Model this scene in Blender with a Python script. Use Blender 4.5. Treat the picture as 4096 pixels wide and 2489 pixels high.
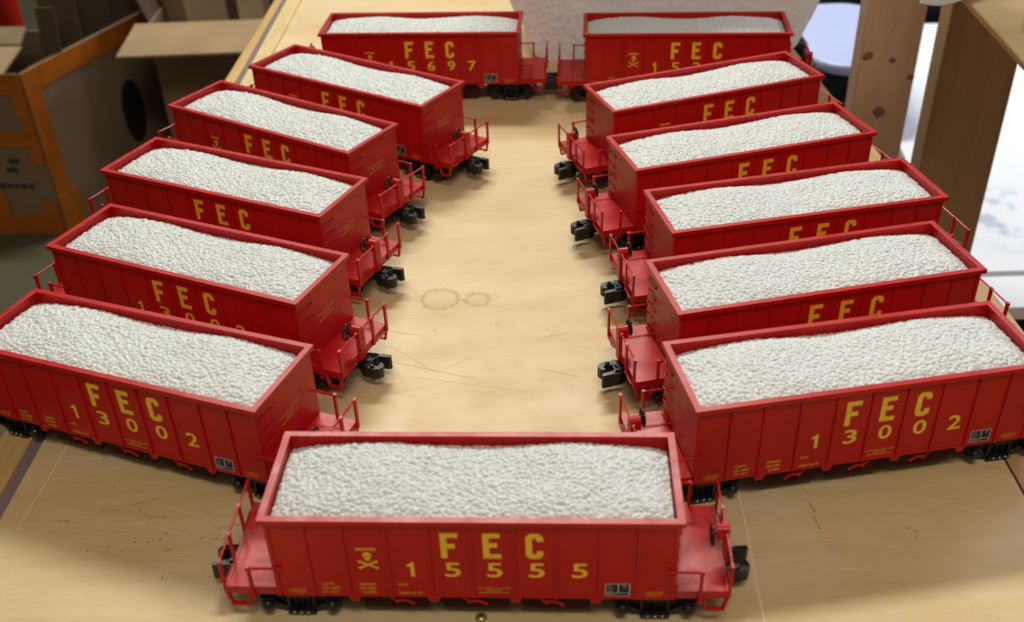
import bpy, bmesh, math, random
import numpy as np
from mathutils import Vector, Matrix
R = math.radians
for o in list(bpy.data.objects): bpy.data.objects.remove(o)
scene = bpy.context.scene
COL = scene.collection

# ------------------------------------------------------------------ camera
PITCH, ROLL, CAMH = 0.5972, -0.0378, 0.5357
cam = bpy.data.cameras.new('camera')
cam.sensor_width = 36; cam.lens = 4225.1 / 4096 * 36
cam.clip_start = 0.02; cam.clip_end = 60
cam.dof.use_dof = True; cam.dof.focus_distance = 0.89; cam.dof.aperture_fstop = 7.5
camo = bpy.data.objects.new('camera', cam); COL.objects.link(camo)
r0 = Vector((1, 0, 0)); u0 = Vector((0, math.sin(PITCH), math.cos(PITCH))); f0 = Vector((0, math.cos(PITCH), -math.sin(PITCH)))
cr, sr = math.cos(ROLL), math.sin(ROLL)
cx = r0*cr + u0*sr; cy = u0*cr - r0*sr; cz = -f0
m = Matrix((cx, cy, cz)).transposed().to_4x4(); m.translation = (0, 0, CAMH)
camo.matrix_world = m
scene.camera = camo

# ------------------------------------------------------------------ light
w = bpy.data.worlds.new('World'); scene.world = w; w.use_nodes = True
bg = w.node_tree.nodes['Background']; bg.inputs[0].default_value = (1.0, 0.90, 0.74, 1); bg.inputs[1].default_value = 0.152
def area(name, loc, target, sx, sy, power, col):
    l = bpy.data.lights.new(name, 'AREA'); l.shape = 'RECTANGLE'; l.size = sx; l.size_y = sy
    l.energy = power; l.color = col
    o = bpy.data.objects.new(name, l); COL.objects.link(o); o.location = loc
    o.rotation_euler = (Vector(target)-Vector(loc)).to_track_quat('-Z', 'Y').to_euler()
    return o
area('ceiling_or_fill_light', (-0.15, 3.3, 2.75), (0, 0.9, 0), 2.0, 0.30, 120, (0.98, 1.0, 0.91))
area('ceiling_or_fill_light', (0.0, -0.9, 2.6), (0, 0.9, 0), 2.4, 0.6, 4.5, (1.0, 0.90, 0.74))  # soft front fill, added to brighten faces turned to the camera
area('ceiling_or_fill_light', (0.2, -0.6, 2.4), (1.0, 1.7, -0.1), 0.9, 0.4, 22, (1.0, 0.92, 0.78))  # fill added at the right to brighten the wooden posts
area('window_light', (2.2, 2.6, 1.3), (1.3, 2.1, -0.45), 1.0, 1.0, 30, (0.78, 0.83, 1.0))
scene.view_settings.view_transform = 'Standard'
scene.view_settings.look = 'None'
scene.view_settings.exposure = 0.0
scene.view_settings.gamma = 1.0
scene.view_settings.use_curve_mapping = False
scene.render.engine = 'CYCLES'

# ------------------------------------------------------------------ materials
class NT:
    def __init__(s, name):
        s.m = bpy.data.materials.new(name); s.m.use_nodes = True; s.t = s.m.node_tree
        s.b = s.t.nodes['Principled BSDF']
        s.co = s.t.nodes.new('ShaderNodeTexCoord')
    def n(s, typ, **kw):
        x = s.t.nodes.new(typ)
        for k, v in kw.items(): setattr(x, k, v)
        return x
    def l(s, a, b): s.t.links.new(a, b)
    def mapping(s, scale=(1,1,1), rot=(0,0,0), src='Object', loc=(0,0,0)):
        mp = s.n('ShaderNodeMapping'); s.l(s.co.outputs[src], mp.inputs[0])
        mp.inputs['Scale'].default_value = scale; mp.inputs['Rotation'].default_value = rot; mp.inputs['Location'].default_value = loc
        return mp.outputs[0]
    def noise(s, scale, detail=3, vec=None, rough=.5, dist=0):
        x = s.n('ShaderNodeTexNoise'); x.inputs['Scale'].default_value = scale; x.inputs['Detail'].default_value = detail
        x.inputs['Roughness'].default_value = rough; x.inputs['Distortion'].default_value = dist
        s.l(vec if vec is not None else s.co.outputs['Object'], x.inputs['Vector']); return x.outputs['Fac']
    def ramp(s, fac, stops):
        x = s.n('ShaderNodeValToRGB'); s.l(fac, x.inputs[0])
        e = x.color_ramp.elements
        while len(e) < len(stops): e.new(0.5)
        for i, (p, c) in enumerate(stops):
            e[i].position = p; e[i].color = (*c, 1) if not isinstance(c, (int, float)) else (c, c, c, 1)
        return x.outputs[0]
    def mix(s, fac, a, b, mode='MIX'):
        x = s.n('ShaderNodeMix'); x.data_type = 'RGBA'; x.blend_type = mode
        for sock, v in ((x.inputs[0], fac), (x.inputs[6], a), (x.inputs[7], b)):
            if isinstance(v, (int, float)): sock.default_value = v
            elif isinstance(v, tuple): sock.default_value = (*v, 1)
            else: s.l(v, sock)
        return x.outputs[2]
    def math(s, op, a, b=None, c=None):
        x = s.n('ShaderNodeMath', operation=op)
        for i, v in enumerate((a, b, c)):
            if v is None: continue
            if isinstance(v, (int, float)): x.inputs[i].default_value = v
            else: s.l(v, x.inputs[i])
        return x.outputs[0]
    def bump(s, h, strength=.3, dist=.001):
        x = s.n('ShaderNodeBump'); x.inputs['Strength'].default_value = strength; x.inputs['Distance'].default_value = dist
        s.l(h, x.inputs['Height']); s.l(x.outputs[0], s.b.inputs['Normal'])
    def color(s, c):
        if isinstance(c, tuple): s.b.inputs['Base Color'].default_value = (*c, 1)
        else: s.l(c, s.b.inputs['Base Color'])
    def set(s, rough=.5, spec=.5, metal=0.):
        if isinstance(rough, (int, float)): s.b.inputs['Roughness'].default_value = rough
        else: s.l(rough, s.b.inputs['Roughness'])
        s.b.inputs['Specular IOR Level'].default_value = spec; s.b.inputs['Metallic'].default_value = metal

def mat_simple(name, col, rough=.5, spec=.5, var=.12, scale=60, bump=0, bscale=400, metal=0):
    t = NT(name); f = t.noise(scale, 4)
    a = tuple(c*(1-var) for c in col); b = tuple(min(1, c*(1+var)) for c in col)
    t.color(t.ramp(f, [(.3, a), (.7, b)])); t.set(rough, spec, metal)
    if bump: t.bump(t.noise(bscale, 3), bump, .0004)
    return t.m
M = {}
RED = (0.47, 0.0065, 0.0055)
def red_mat(name, dust=0.0):
    t = NT(name)
    f = t.noise(45, 4)
    c = t.ramp(f, [(.3, tuple(x*.93 for x in RED)), (.7, tuple(x*1.06 for x in RED))])
    rf = t.ramp(t.noise(90, 3), [(.3, .30), (.7, .40)])
    if dust:
        d = t.ramp(t.noise(55, 5, rough=.6), [(.42, 0.0), (.68, dust)])
        c = t.mix(d, c, (.27, .14, .12)); rf = t.mix(d, rf, (.75, .75, .75))
    oi = t.n('ShaderNodeObjectInfo'); c = t.mix(t.ramp(oi.outputs['Random'], [(0, 0.0), (1, .10)]), c, (.56, .012, .008))
    t.color(c); t.set(rf, .30)
    t.bump(t.noise(2600, 2), .06, .0002)
    return t.m
M['red'] = red_mat('red_plastic')
M['red_dusty'] = red_mat('dusty_red_plastic', .5)
M['shaded_red'] = mat_simple('shaded_red_underside', (.040, .0075, .006), .7, .2, .2, 60)  # red plastic with the under-car shade painted into its colour
M['yellow'] = mat_simple('yellow_print', (.88, .57, .035), .45, .4, .05)
M['yellow_fine'] = mat_simple('fine_yellow_print', (.72, .43, .03), .5, .4, .05)
M['white_print'] = mat_simple('white_print', (.62, .62, .62), .5, .4, .04)
M['black_print'] = mat_simple('black_print', (.012, .012, .02), .5, .4, .04)
M['black'] = mat_simple('black_cast_metal', (.010, .0105, .011), .38, .45, .3, 200, .25, 900)
M['wheel'] = mat_simple('dark_wheel_metal', (.022, .024, .024), .45, .5, .2, 200, .15, 700)
M['glint_steel'] = mat_simple('spring_glint_metal', (.55, .55, .50), .25, .6, .1, metal=1)  # bright metal standing in for glints at the foot of the springs
def gravel_mat(name, dirt):
    t = NT(name)
    c = t.ramp(t.noise(320, 3), [(.3, (.64, .65, .645)), (.7, (.71, .72, .715))])
    c = t.mix(t.ramp(t.noise(14, 2), [(.4, 0.0), (.7, .35)]), c, (.62, .62, .625))
    oi = t.n('ShaderNodeObjectInfo'); c = t.mix(t.ramp(oi.outputs['Random'], [(0, 0.0), (1, .30)]), c, (.54, .54, .53))
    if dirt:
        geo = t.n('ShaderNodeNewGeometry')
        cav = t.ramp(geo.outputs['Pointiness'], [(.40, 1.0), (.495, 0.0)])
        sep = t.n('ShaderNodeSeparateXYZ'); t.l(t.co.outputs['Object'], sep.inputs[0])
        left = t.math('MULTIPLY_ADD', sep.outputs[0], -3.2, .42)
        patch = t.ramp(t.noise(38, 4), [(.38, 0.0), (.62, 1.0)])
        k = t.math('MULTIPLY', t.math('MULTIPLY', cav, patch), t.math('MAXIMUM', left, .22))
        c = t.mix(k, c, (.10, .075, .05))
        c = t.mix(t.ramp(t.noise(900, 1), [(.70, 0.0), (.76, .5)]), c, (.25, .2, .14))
    t.color(c); t.set(.42, .40)
    t.bump(t.noise(900, 2), .10, .0003)
    return t.m
M['gravel'] = gravel_mat('white_moulded_gravel', False)
M['gravel_dirty'] = gravel_mat('dusty_white_moulded_gravel', True)

def wood(name, light, dark, gscale=(6, 60, 60), rot=(0,0,0), rough=.5, knots=0.0, spec=.35, blot=(.0), bump=.15, fine=1.0):
    t = NT(name)
    v = t.mapping(gscale, rot)
    g1 = t.noise(1.0, 6, v, .62, .6)
    v2 = t.mapping(tuple(x*5 for x in gscale), rot)
    g2 = t.noise(1.0, 4, v2, .6)
    f = t.math('MULTIPLY_ADD', g2, .35*fine, t.math('MULTIPLY', g1, 1-.35*fine))
    c = t.ramp(f, [(.32, dark), (.62, light)])
    if blot:
        c = t.mix(t.ramp(t.noise(4.5, 3, rough=.6), [(.35, 0.0), (.7, blot)]), c, tuple(x*.80 for x in dark))
    if knots:
        vo = t.n('ShaderNodeTexVoronoi'); vo.inputs['Scale'].default_value = 1
        vv = t.mapping((9, 9, 5.5), rot); t.l(vv, vo.inputs['Vector'])
        c = t.mix(t.ramp(vo.outputs['Distance'], [(.08, knots), (.17, 0.0)]), c, tuple(x*.28 for x in dark))
    t.color(c); t.set(rough, spec); t.bump(f, bump, .0006)
    return t

def plywood():
    t = wood('birch_plywood', (.72, .545, .30), (.63, .445, .215), (3.0, 22, 10), (0, 0, R(74)), .42, 0, .4, .0, .05, .6)
    b = t.b
    col = b.inputs['Base Color'].links[0].from_socket
    # large cloudy figure and warm rubbed patches
    fig = t.noise(1.0, 4, t.mapping((5, 11, 5), (0, 0, R(-12))), .55, 1.0)
    col = t.mix(t.ramp(fig, [(.40, 0.0), (.70, .55)]), col, (.60, .37, .15))
    pale = t.noise(1.0, 3, t.mapping((7, 3, 5), (0, 0, R(20)), loc=(3, 1, 0)), .55, .8)
    col = t.mix(t.ramp(pale, [(.5, 0.0), (.75, .45)]), col, (.70, .58, .42))
    pores = t.ramp(t.noise(1.0, 2, t.mapping((60, 900, 60), (0, 0, R(-84+172))), .5), [(.32, .30), (.42, 0.0)])
    col = t.mix(pores, col, (.42, .27, .12))
    streak = t.ramp(t.noise(1.0, 5, t.mapping((4, 90, 30), (0, 0, R(78))), .7, .4), [(.44, 0.0), (.60, .20)])
    col = t.mix(streak, col, (.74, .58, .36))
    # dried spill rings: a closed edge line round a wobbling blob
    sep = t.n('ShaderNodeSeparateXYZ'); t.l(t.co.outputs['Object'], sep.inputs[0])
    wob = t.math('MULTIPLY_ADD', t.noise(230, 3), .016, -.008)
    def ring(x, y, rx, ry, th, k, colr):
        nonlocal col
        dx = t.math('DIVIDE', t.math('SUBTRACT', sep.outputs[0], x), rx)
        dy = t.math('DIVIDE', t.math('SUBTRACT', sep.outputs[1], y-1.0), ry)
        d = t.math('SQRT', t.math('ADD', t.math('MULTIPLY', dx, dx), t.math('MULTIPLY', dy, dy)))
        d = t.math('ADD', d, t.math('MULTIPLY', wob, .8/max(rx, .004)))
        e = t.math('ABSOLUTE', t.math('SUBTRACT', d, 1.0))
        mk = t.ramp(e, [(0, k), (th, 0.0)])
        ins = t.ramp(d, [(.35, .10*k), (.96, .30*k), (1.10, 0.0)])
        col = t.mix(t.math('MAXIMUM', mk, ins), col, colr)
    tan = (.43, .27, .09)
    ring(-.0660, .812, .0165, .0165, .16, .95, tan)
    ring(-.0310, .809, .0115, .0105, .20, .95, tan)
    ring(-.0180, .8125, .0060, .0045, .20, .55, tan)
    ring(-.0120, .769, .0024, .0024, .45, .6, tan)
    ring(-.0690, .762, .0010, .0010, .9, .9, tan)
    specks = t.ramp(t.noise(420, 1), [(.745, 0.0), (.77, .5)])
    col = t.mix(specks, col, (.33, .22, .12))
    t.color(col)
    t.set(t.ramp(t.noise(30, 4), [(.3, .42), (.7, .55)]), .38)
    return t.m
M['ply'] = plywood()
M['ply_pale'] = wood('pale_plywood', (.66, .54, .40), (.60, .47, .33), (18, 3, 10), (0, 0, 0), .5, 0, .35, 0, .05).m
M['pine'] = wood('pine_board', (.66, .42, .165), (.47, .26, .085), (55, 4, 40), (0, 0, 0), .45, 0, .4, .1, .12).m
M['pine_pale'] = wood('pale_pine_batten', (.74, .56, .28), (.60, .40, .17), (70, 5, 40), (0, 0, 0), .45, .7, .4, 0, .1).m
M['pine_orange'] = wood('orange_pine_board', (.52, .32, .14), (.40, .22, .09), (50, 4, 40), (0, 0, 0), .5, 0, .35, .1, .1).m
M['post'] = wood('knotty_pine_post', (.60, .38, .25), (.47, .285, .175), (22, 22, 2.0), (0, 0, 0), .6, 0, .3, 0, .12).m
M['post2'] = wood('brown_pine_post', (.52, .32, .165), (.40, .235, .115), (26, 26, 1.6), (0, 0, 0), .6, 0, .3, 0, .12).m
M['knot'] = mat_simple('dark_wood_knot', (.22, .12, .08), .7, .2, .3, 120)
M['brace'] = wood('light_pine_brace', (.78, .60, .34), (.62, .44, .22), (8, 40, 30), (0, 0, 0), .6, .6, .3, 0, .12).m
M['strip'] = mat_simple('grey_laminate_strip', (.225, .165, .16), .35, .5, .06, 8)
M['scratch'] = mat_simple('bared_wood_scratch', (.80, .66, .44), .6, .2, .06, 300)
M['scratch_dark'] = mat_simple('brown_wood_scratch', (.58, .40, .21), .6, .2, .06, 300)
M['pencil'] = mat_simple('soft_pencil_mark', (.14, .095, .07), .6, .2, .3, 500)
M['seam'] = mat_simple('dark_panel_seam', (.07, .028, .028), .7, .2, .2, 200)
M['brass'] = mat_simple('yellow_zinc_screw', (.42, .40, .10), .32, .6, .15, 400, metal=.7)
M['recess_shade'] = mat_simple('painted_recess_shade', (.05, .045, .01), .6, .3)  # shade of small recesses, painted as one dark colour
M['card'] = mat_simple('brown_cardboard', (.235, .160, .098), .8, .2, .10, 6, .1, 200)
M['hole_shade'] = mat_simple('painted_hole_shade', (.020, .014, .010), .9, .1)  # shade inside the opening, painted near black
M['card_light'] = mat_simple('light_cardboard', (.33, .225, .125), .8, .2, .10, 8, .1, 200)  # lighter cardboard copy; on the strips missing light is put into it
M['card_shaded'] = mat_simple('shaded_cardboard', (.10, .068, .042), .85, .2, .12, 6)  # shaded copy of the cardboard; shade in the boxes is painted in
M['tape'] = mat_simple('orange_packing_tape', (.42, .11, .008), .35, .5, .15, 20)
M['ink'] = mat_simple('smudged_black_ink', (.045, .035, .028), .8, .2, .2)
M['label_blue'] = mat_simple('grey_paper_label', (.16, .14, .17), .7, .2, .1)
M['redcloth'] = mat_simple('red_fabric', (.42, .012, .006), .85, .2, .2, 5)
M['floor'] = mat_simple('dull_concrete', (.085, .078, .042), .7, .3, .15, 3)
def laminate():
    t = NT('smudged_white_laminate')
    sep = t.n('ShaderNodeSeparateXYZ'); t.l(t.co.outputs['Object'], sep.inputs[0])
    dx = t.math('DIVIDE', t.math('SUBTRACT', sep.outputs[0], .93-1.2), .13); dy = t.math('DIVIDE', t.math('SUBTRACT', sep.outputs[1], 1.70-2.0), .15)
    r2 = t.math('ADD', t.math('MULTIPLY', dx, dx), t.math('MULTIPLY', dy, dy))
    near = t.ramp(r2, [(.2, 1.0), (1.0, 0.0)])
    blot = t.ramp(t.noise(22, 4, rough=.6), [(.50, 0.0), (.66, .8)])
    c = t.ramp(t.noise(3, 2), [(.3, (.72, .74, .80)), (.7, (.80, .81, .84))])
    t.color(t.mix(t.math('MULTIPLY', near, blot), c, (.36, .44, .56))); t.set(.5, .4)
    return t.m
M['white_lam'] = laminate()
M['pale_plastic'] = mat_simple('pale_blue_white_plastic', (.48, .53, .80), .4, .5, .03, 5)
M['black_fabric'] = mat_simple('black_fabric', (.010, .010, .014), .8, .2, .3, 20)
M['dark_rubber'] = mat_simple('black_plastic', (.008, .008, .012), .6, .3, .3, 20)
M['bluegrey'] = mat_simple('faint_blue_grey_print', (.42, .48, .60), .6, .3, .1, 40)
M['paper_sheet'] = mat_simple('white_paper', (.75, .73, .66), .7, .3, .03)
def quilt():
    t = NT('quilted_white_paper')
    t.color(t.ramp(t.noise(25, 3), [(.3, (.87, .83, .84)), (.7, (.93, .90, .91))])); t.set(.7, .25)
    vo = t.n('ShaderNodeTexVoronoi'); vo.feature = 'SMOOTH_F1'; vo.inputs['Scale'].default_value = 1
    t.l(t.mapping((170, 120, 130), (0, R(35), 0)), vo.inputs['Vector'])
    t.bump(vo.outputs['Distance'], .9, .0042)
    tr = t.n('ShaderNodeBsdfTranslucent'); tr.inputs[0].default_value = (.90, .86, .86, 1)
    mx = t.n('ShaderNodeMixShader'); mx.inputs[0].default_value = .42
    out = t.t.nodes['Material Output']; t.l(t.b.outputs[0], mx.inputs[1]); t.l(tr.outputs[0], mx.inputs[2]); t.l(mx.outputs[0], out.inputs[0])
    return t.m
M['quilt'] = quilt()

# ------------------------------------------------------------------ mesh helpers
class MB:
    def __init__(s): s.v = []; s.f = []; s.mi = []; s.cur = 0
    def add(s, vs, fs):
        o = len(s.v); s.v += [tuple(x) for x in vs]; s.f += [tuple(o+i for i in f) for f in fs]; s.mi += [s.cur]*len(fs); return s
    def box(s, x0, x1, y0, y1, z0, z1, mtx=None):
        vs = [(x, y, z) for z in (z0, z1) for y in (y0, y1) for x in (x0, x1)]
        if mtx is not None: vs = [mtx @ Vector(v) for v in vs]
        return s.add(vs, [(0, 2, 3, 1), (4, 5, 7, 6), (0, 1, 5, 4), (2, 6, 7, 3), (0, 4, 6, 2), (1, 3, 7, 5)])
    def prism(s, poly, a0, a1, axis='z'):
        n = len(poly)
        def P(u, v, a): return {'z': (u, v, a), 'y': (u, a, v), 'x': (a, u, v)}[axis]
        vs = [P(u, v, a0) for u, v in poly] + [P(u, v, a1) for u, v in poly]
        fs = [tuple(range(n))[::-1], tuple(range(n, 2*n))] + [(i, (i+1) % n, n+(i+1) % n, n+i) for i in range(n)]
        return s.add(vs, fs)
    def tube(s, pts, r, n=8, caps=True):
        pts = [Vector(p) for p in pts]; rings = []
        prev = None
        for i, p in enumerate(pts):
            d = (pts[min(i+1, len(pts)-1)] - pts[max(i-1, 0)]).normalized()
            a = d.cross(Vector((0, 0, 1)) if abs(d.z) < .9 else Vector((1, 0, 0))).normalized() if prev is None else (prev - d*prev.dot(d)).normalized()
            prev = a; b = d.cross(a)
            rr = r[i] if isinstance(r, (list, tuple)) else r
            rings.append([p + (a*math.cos(2*math.pi*k/n) + b*math.sin(2*math.pi*k/n))*rr for k in range(n)])
        vs = [v for q in rings for v in q]; fs = []
        for i in range(len(pts)-1):
            for k in range(n):
                fs.append((i*n+k, i*n+(k+1) % n, (i+1)*n+(k+1) % n, (i+1)*n+k))
        if caps: fs += [tuple(range(n))[::-1], tuple(range((len(pts)-1)*n, len(pts)*n))]
        return s.add(vs, fs)
    def lathe(s, prof, c, axis='y', n=28):
        # prof: (radius, along)
        vs = []; c = Vector(c)
        for r, a in prof:
            for k in range(n):
                t = 2*math.pi*k/n; p, q = r*math.cos(t), r*math.sin(t)
                vs.append(c + Vector({'y': (p, a, q), 'x': (a, p, q), 'z': (p, q, a)}[axis]))
        fs = []
        m_ = len(prof)
        for i in range(m_-1):
            for k in range(n): fs.append((i*n+k, i*n+(k+1) % n, (i+1)*n+(k+1) % n, (i+1)*n+k))
        fs += [tuple(range(n)), tuple(range((m_-1)*n, m_*n))[::-1]]
        return s.add(vs, fs)
    def build(s, name, mats, parent=None, bevel=0, smooth=False, loc=None):
        me = bpy.data.meshes.new(name); me.from_pydata(s.v, [], s.f)
        if not isinstance(mats, (list, tuple)): mats = [mats]
        for x in mats: me.materials.append(x)
        me.polygons.foreach_set('material_index', s.mi)
        bm = bmesh.new(); bm.from_mesh(me); bmesh.ops.recalc_face_normals(bm, faces=bm.faces); bm.to_mesh(me); bm.free()
        if smooth: me.polygons.foreach_set('use_smooth', [True]*len(me.polygons))
        o = bpy.data.objects.new(name, me); COL.objects.link(o)
        if parent: o.parent = parent
        if loc: o.location = loc
        if bevel:
            b = o.modifiers.new('bevel', 'BEVEL'); b.width = bevel; b.segments = 2; b.limit_method = 'ANGLE'; b.angle_limit = R(50)
        return o
def tag(o, label=None, cat=None, group=None, kind=None):
    for k, v in (('label', label), ('category', cat), ('group', group), ('kind', kind)):
        if v: o[k] = v
    return o
def empty(name, loc=(0,0,0), rz=0, parent=None):
    o = bpy.data.objects.new(name, None); COL.objects.link(o); o.location = loc; o.rotation_euler = (0, 0, rz)
    o.empty_display_size = .02
    if parent: o.parent = parent
    return o

# ------------------------------------------------------------------ text
def text_geo(txt, size, bold=0.0, align='CENTER', sx=1.0):
    cu = bpy.data.curves.new('t', 'FONT'); cu.body = txt; cu.size = size; cu.offset = bold
    cu.align_x = align; cu.align_y = 'CENTER'; cu.resolution_u = 3; cu.fill_mode = 'FRONT'; cu.space_line = .85
    o = bpy.data.objects.new('t', cu); COL.objects.link(o)
    dg = bpy.context.evaluated_depsgraph_get(); dg.update()
    me = bpy.data.meshes.new_from_object(o.evaluated_get(dg))
    vs = [(v.co.x*sx, v.co.y) for v in me.vertices]; fs = [tuple(p.vertices) for p in me.polygons]
    bpy.data.objects.remove(o); bpy.data.curves.remove(cu); bpy.data.meshes.remove(me)
    return vs, fs
SIDE_Y = -0.0371
def on_side(mb, geo, x, z, y=SIDE_Y):
    vs, fs = geo; mb.add([(x+u, y, z+v) for u, v in vs], fs)
def on_end(mb, geo, yc, z, x=0.1227):
    vs, fs = geo; mb.add([(x, yc+u, z+v) for u, v in vs], fs)
def fit_text(txt, h, w=None, bold=0.0, sx=1.0):
    vs, fs = text_geo(txt, 1.0, bold)
    xs = [p[0] for p in vs]; ys = [p[1] for p in vs]
    k = h/(max(ys)-min(ys)); kx = k*sx if w is None else w/(max(xs)-min(xs))
    mx, my = (max(xs)+min(xs))/2, (max(ys)+min(ys))/2
    return [((a-mx)*kx, (b-my)*k) for a, b in vs], fs
def quads(rects):
    vs, fs = [], []
    for x0, x1, z0, z1 in rects:
        n = len(vs); vs += [(x0, z0), (x1, z0), (x1, z1), (x0, z1)]; fs.append((n, n+1, n+2, n+3))
    return vs, fs

# block letters F E C  (height .0208, width .0106)
def letters():
    mb = MB(); H = .0210; zc = .0703; W = .0104; T = .0038; V = .0038
    def rect(x, u0, u1, v0, v1): on_side(mb, quads([(u0, u1, v0, v1)]), x, zc)
    xF, xE, xC = -.0130, .0122, .0376
    h = H/2; wv = W/2
    for x, e in ((xF, False), (xE, True)):
        rect(x, -wv, -wv+T, -h, h)
        rect(x, -wv+T, wv-(0 if e else -.0002), h-V, h)
        rect(x, -wv+T, wv-.0018, -.0012 if e else -.0022, .0026 if e else .0018)
        if e: rect(x, -wv+T, wv+.0004, -h, -h+V)
    # C from an outer and an inner rounded outline
    def arcpts(cx_, cy_, r, a0, a1, n=7): return [(cx_+r*math.cos(R(a0+(a1-a0)*i/n)), cy_+r*math.sin(R(a0+(a1-a0)*i/n))) for i in range(n+1)]
    ro, ri = .0040, .0014
    T2 = .0038
    outer = [(wv, h*.28+.001)] + arcpts(wv-ro, h-ro, ro, 0, 90) + arcpts(-wv+ro, h-ro, ro, 90, 180) + arcpts(-wv+ro, -h+ro, ro, 180, 270) + arcpts(wv-ro, -h+ro, ro, 270, 360) + [(wv, -h*.28-.001)]
    iw, ih = wv-T2, h-V
    inner = [(iw, h*.28+.001)] + arcpts(iw-ri, ih-ri, ri, 0, 90) + arcpts(-iw+ri, ih-ri, ri, 90, 180) + arcpts(-iw+ri, -ih+ri, ri, 180, 270) + arcpts(iw-ri, -ih+ri, ri, 270, 360) + [(iw, -h*.28-.001)]
    n = len(outer)
    vs = outer+inner; fs = [(i, i+1, n+i+1, n+i) for i in range(n-1)]
    on_side(mb, (vs, fs), xC, zc)
    return mb
def numbers(s):
    mb = MB()
    for ch, x in zip(s, (-.0375, -.0120, .0133, .0387, .0645)):
        if ch == '1':
            h = .00625
            on_side(mb, ([(-.0002, -h), (.0022, -h), (.0022, h), (.0004, h), (-.0004, .0048), (-.0024, .0042), (-.0024, .0024), (-.0002, .0026)], [(0, 1, 2, 3, 4, 7), (4, 5, 6, 7)]), x, .0497)
        else: on_side(mb, fit_text(ch, .0125, .0096, .014), x, .0497)
    return mb
DATA = [('capacity_lettering', ['CAPY', 'LD LMT', 'LT WT'], -.0935, .0362, .0017, .0036, 1),
    ('weight_figures', ['200000', '201200', '61800'], -.0605, .0362, .0017, .0036, -1),
    ('class_lettering', ['HTS'], -.0460, .0362, .0017, .003, 1),
    ('build_date', ['NEW 8-79'], -.0460, .0287, .0017, .003, 1),
    ('door_notice', ['CLOSE AND LOCK DOORS', 'BOTH SIDES', 'BEFORE MOVING CAR'], .0122, .0338, .0009, .0020, 0),
    ('jack_notice', ['7 1/2 INCH AIR', 'COMP SHOES', '<- JACK HERE'], -.1095, .0312, .0009, .0019, 0),
    ('jack_notice', ['7 1/2 INCH AIR', 'COMP SHOES', 'JACK HERE ->'], .1095, .0312, .0009, .0019, 0)]
def data_block(lines, x, z, hh, step, align):
    mb = MB()
    for i, tx in enumerate(lines):
        g = fit_text(tx, hh*1.28, None, .020, 1.12); wd = max(p[0] for p in g[0])
        on_side(mb, g, x + align*wd, z - i*step)
    return mb
def emblem():
    # a line of lettering too small to read over a skull and crossed bones
    mb = MB(); rnd = random.Random(4); x = -.0692
    r = []
    while x < -.0568:
        wd = rnd.uniform(.0009, .0012)
        r += [(x, x+.0004, .0657, .0679), (x+wd-.0004, x+wd, .0657, .0679)]
        r += [(x+.0004, x+wd-.0004, *( (.0675, .0679) if rnd.random() < .6 else (.0666, .0670)))]
        x += wd+.00035
    on_side(mb, quads(r), 0, 0)
    cx_, cz_ = -.0630, .0615
    def ell(x, z, rx, rz, n=18): return ([(x+rx*math.cos(2*math.pi*i/n), z+rz*math.sin(2*math.pi*i/n)) for i in range(n)], [tuple(range(n))])
    on_side(mb, ell(cx_, cz_, .0027, .0027), 0, 0)
    on_side(mb, quads([(cx_-.0014, cx_+.0014, cz_-.0044, cz_-.0020)]), 0, 0)
    for a in (28, -28):
        c, s_ = math.cos(R(a)), math.sin(R(a)); L_, t_ = .0058, .0007
        p = [(-L_, -t_), (L_, -t_), (L_, t_), (-L_, t_)]
        on_side(mb, ([(cx_+u*c-v*s_, .0535+u*s_+v*c) for u, v in p], [(0, 1, 2, 3)]), 0, 0)
        for e in (-1, 1): on_side(mb, ell(cx_+e*L_*c, .0535+e*L_*s_, .0011, .0011, 10), 0, 0)
    mb.cur = 1
    for dx in (-.0010, .0010): on_side(mb, ell(cx_+dx, cz_-.0004, .00065, .0007, 10), 0, 0, SIDE_Y-.00008)
    on_side(mb, ell(cx_, cz_-.0017, .0003, .0004, 8), 0, 0, SIDE_Y-.00008)
    return mb
def data_plate():
    mb = MB(); x0, x1, z0, z1 = .0800, .0948, .0280, .0388
    on_side(mb, quads([(x0, x1, z0, z1)]), 0, 0); mb.cur = 1
    t = .00045
    on_side(mb, quads([(x0+t, x0+.0075, z0+.0030, z1-t), (x0+.0081, x1-t, z0+.0030, z1-t), (x0+t, x1-t, z0+t, z0+.0025)]), 0, 0, SIDE_Y-.00008)
    mb.cur = 0
    r = [(x0+.0014, x0+.0040+.0005*(i % 3), z1-.0017-.0014*i, z1-.00145-.0014*i) for i in range(5)]
    r += [(x1-.0045, x1-.0022, z1-.0018, z1-.0013), (x1-.0040, x1-.0027, z1-.0032, z1-.0028), (x0+.0012, x0+.0060, z0+.0013, z0+.0017)]
    on_side(mb, quads(r), 0, 0, SIDE_Y-.00016)
    return mb
def end_text(num):
    mb = MB()
    for i, tx in enumerate(['CLOSE AND LOCK DOORS', 'BOTH SIDES', 'BEFORE MOVING CAR']):
        on_end(mb, fit_text(tx, .0016, None, .02, 1.0), .0005, .0628-i*.0031)
    on_end(mb, fit_text('FEC '+num, .0018, .0125, .02), .0250, .0865)
    return mb

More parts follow.
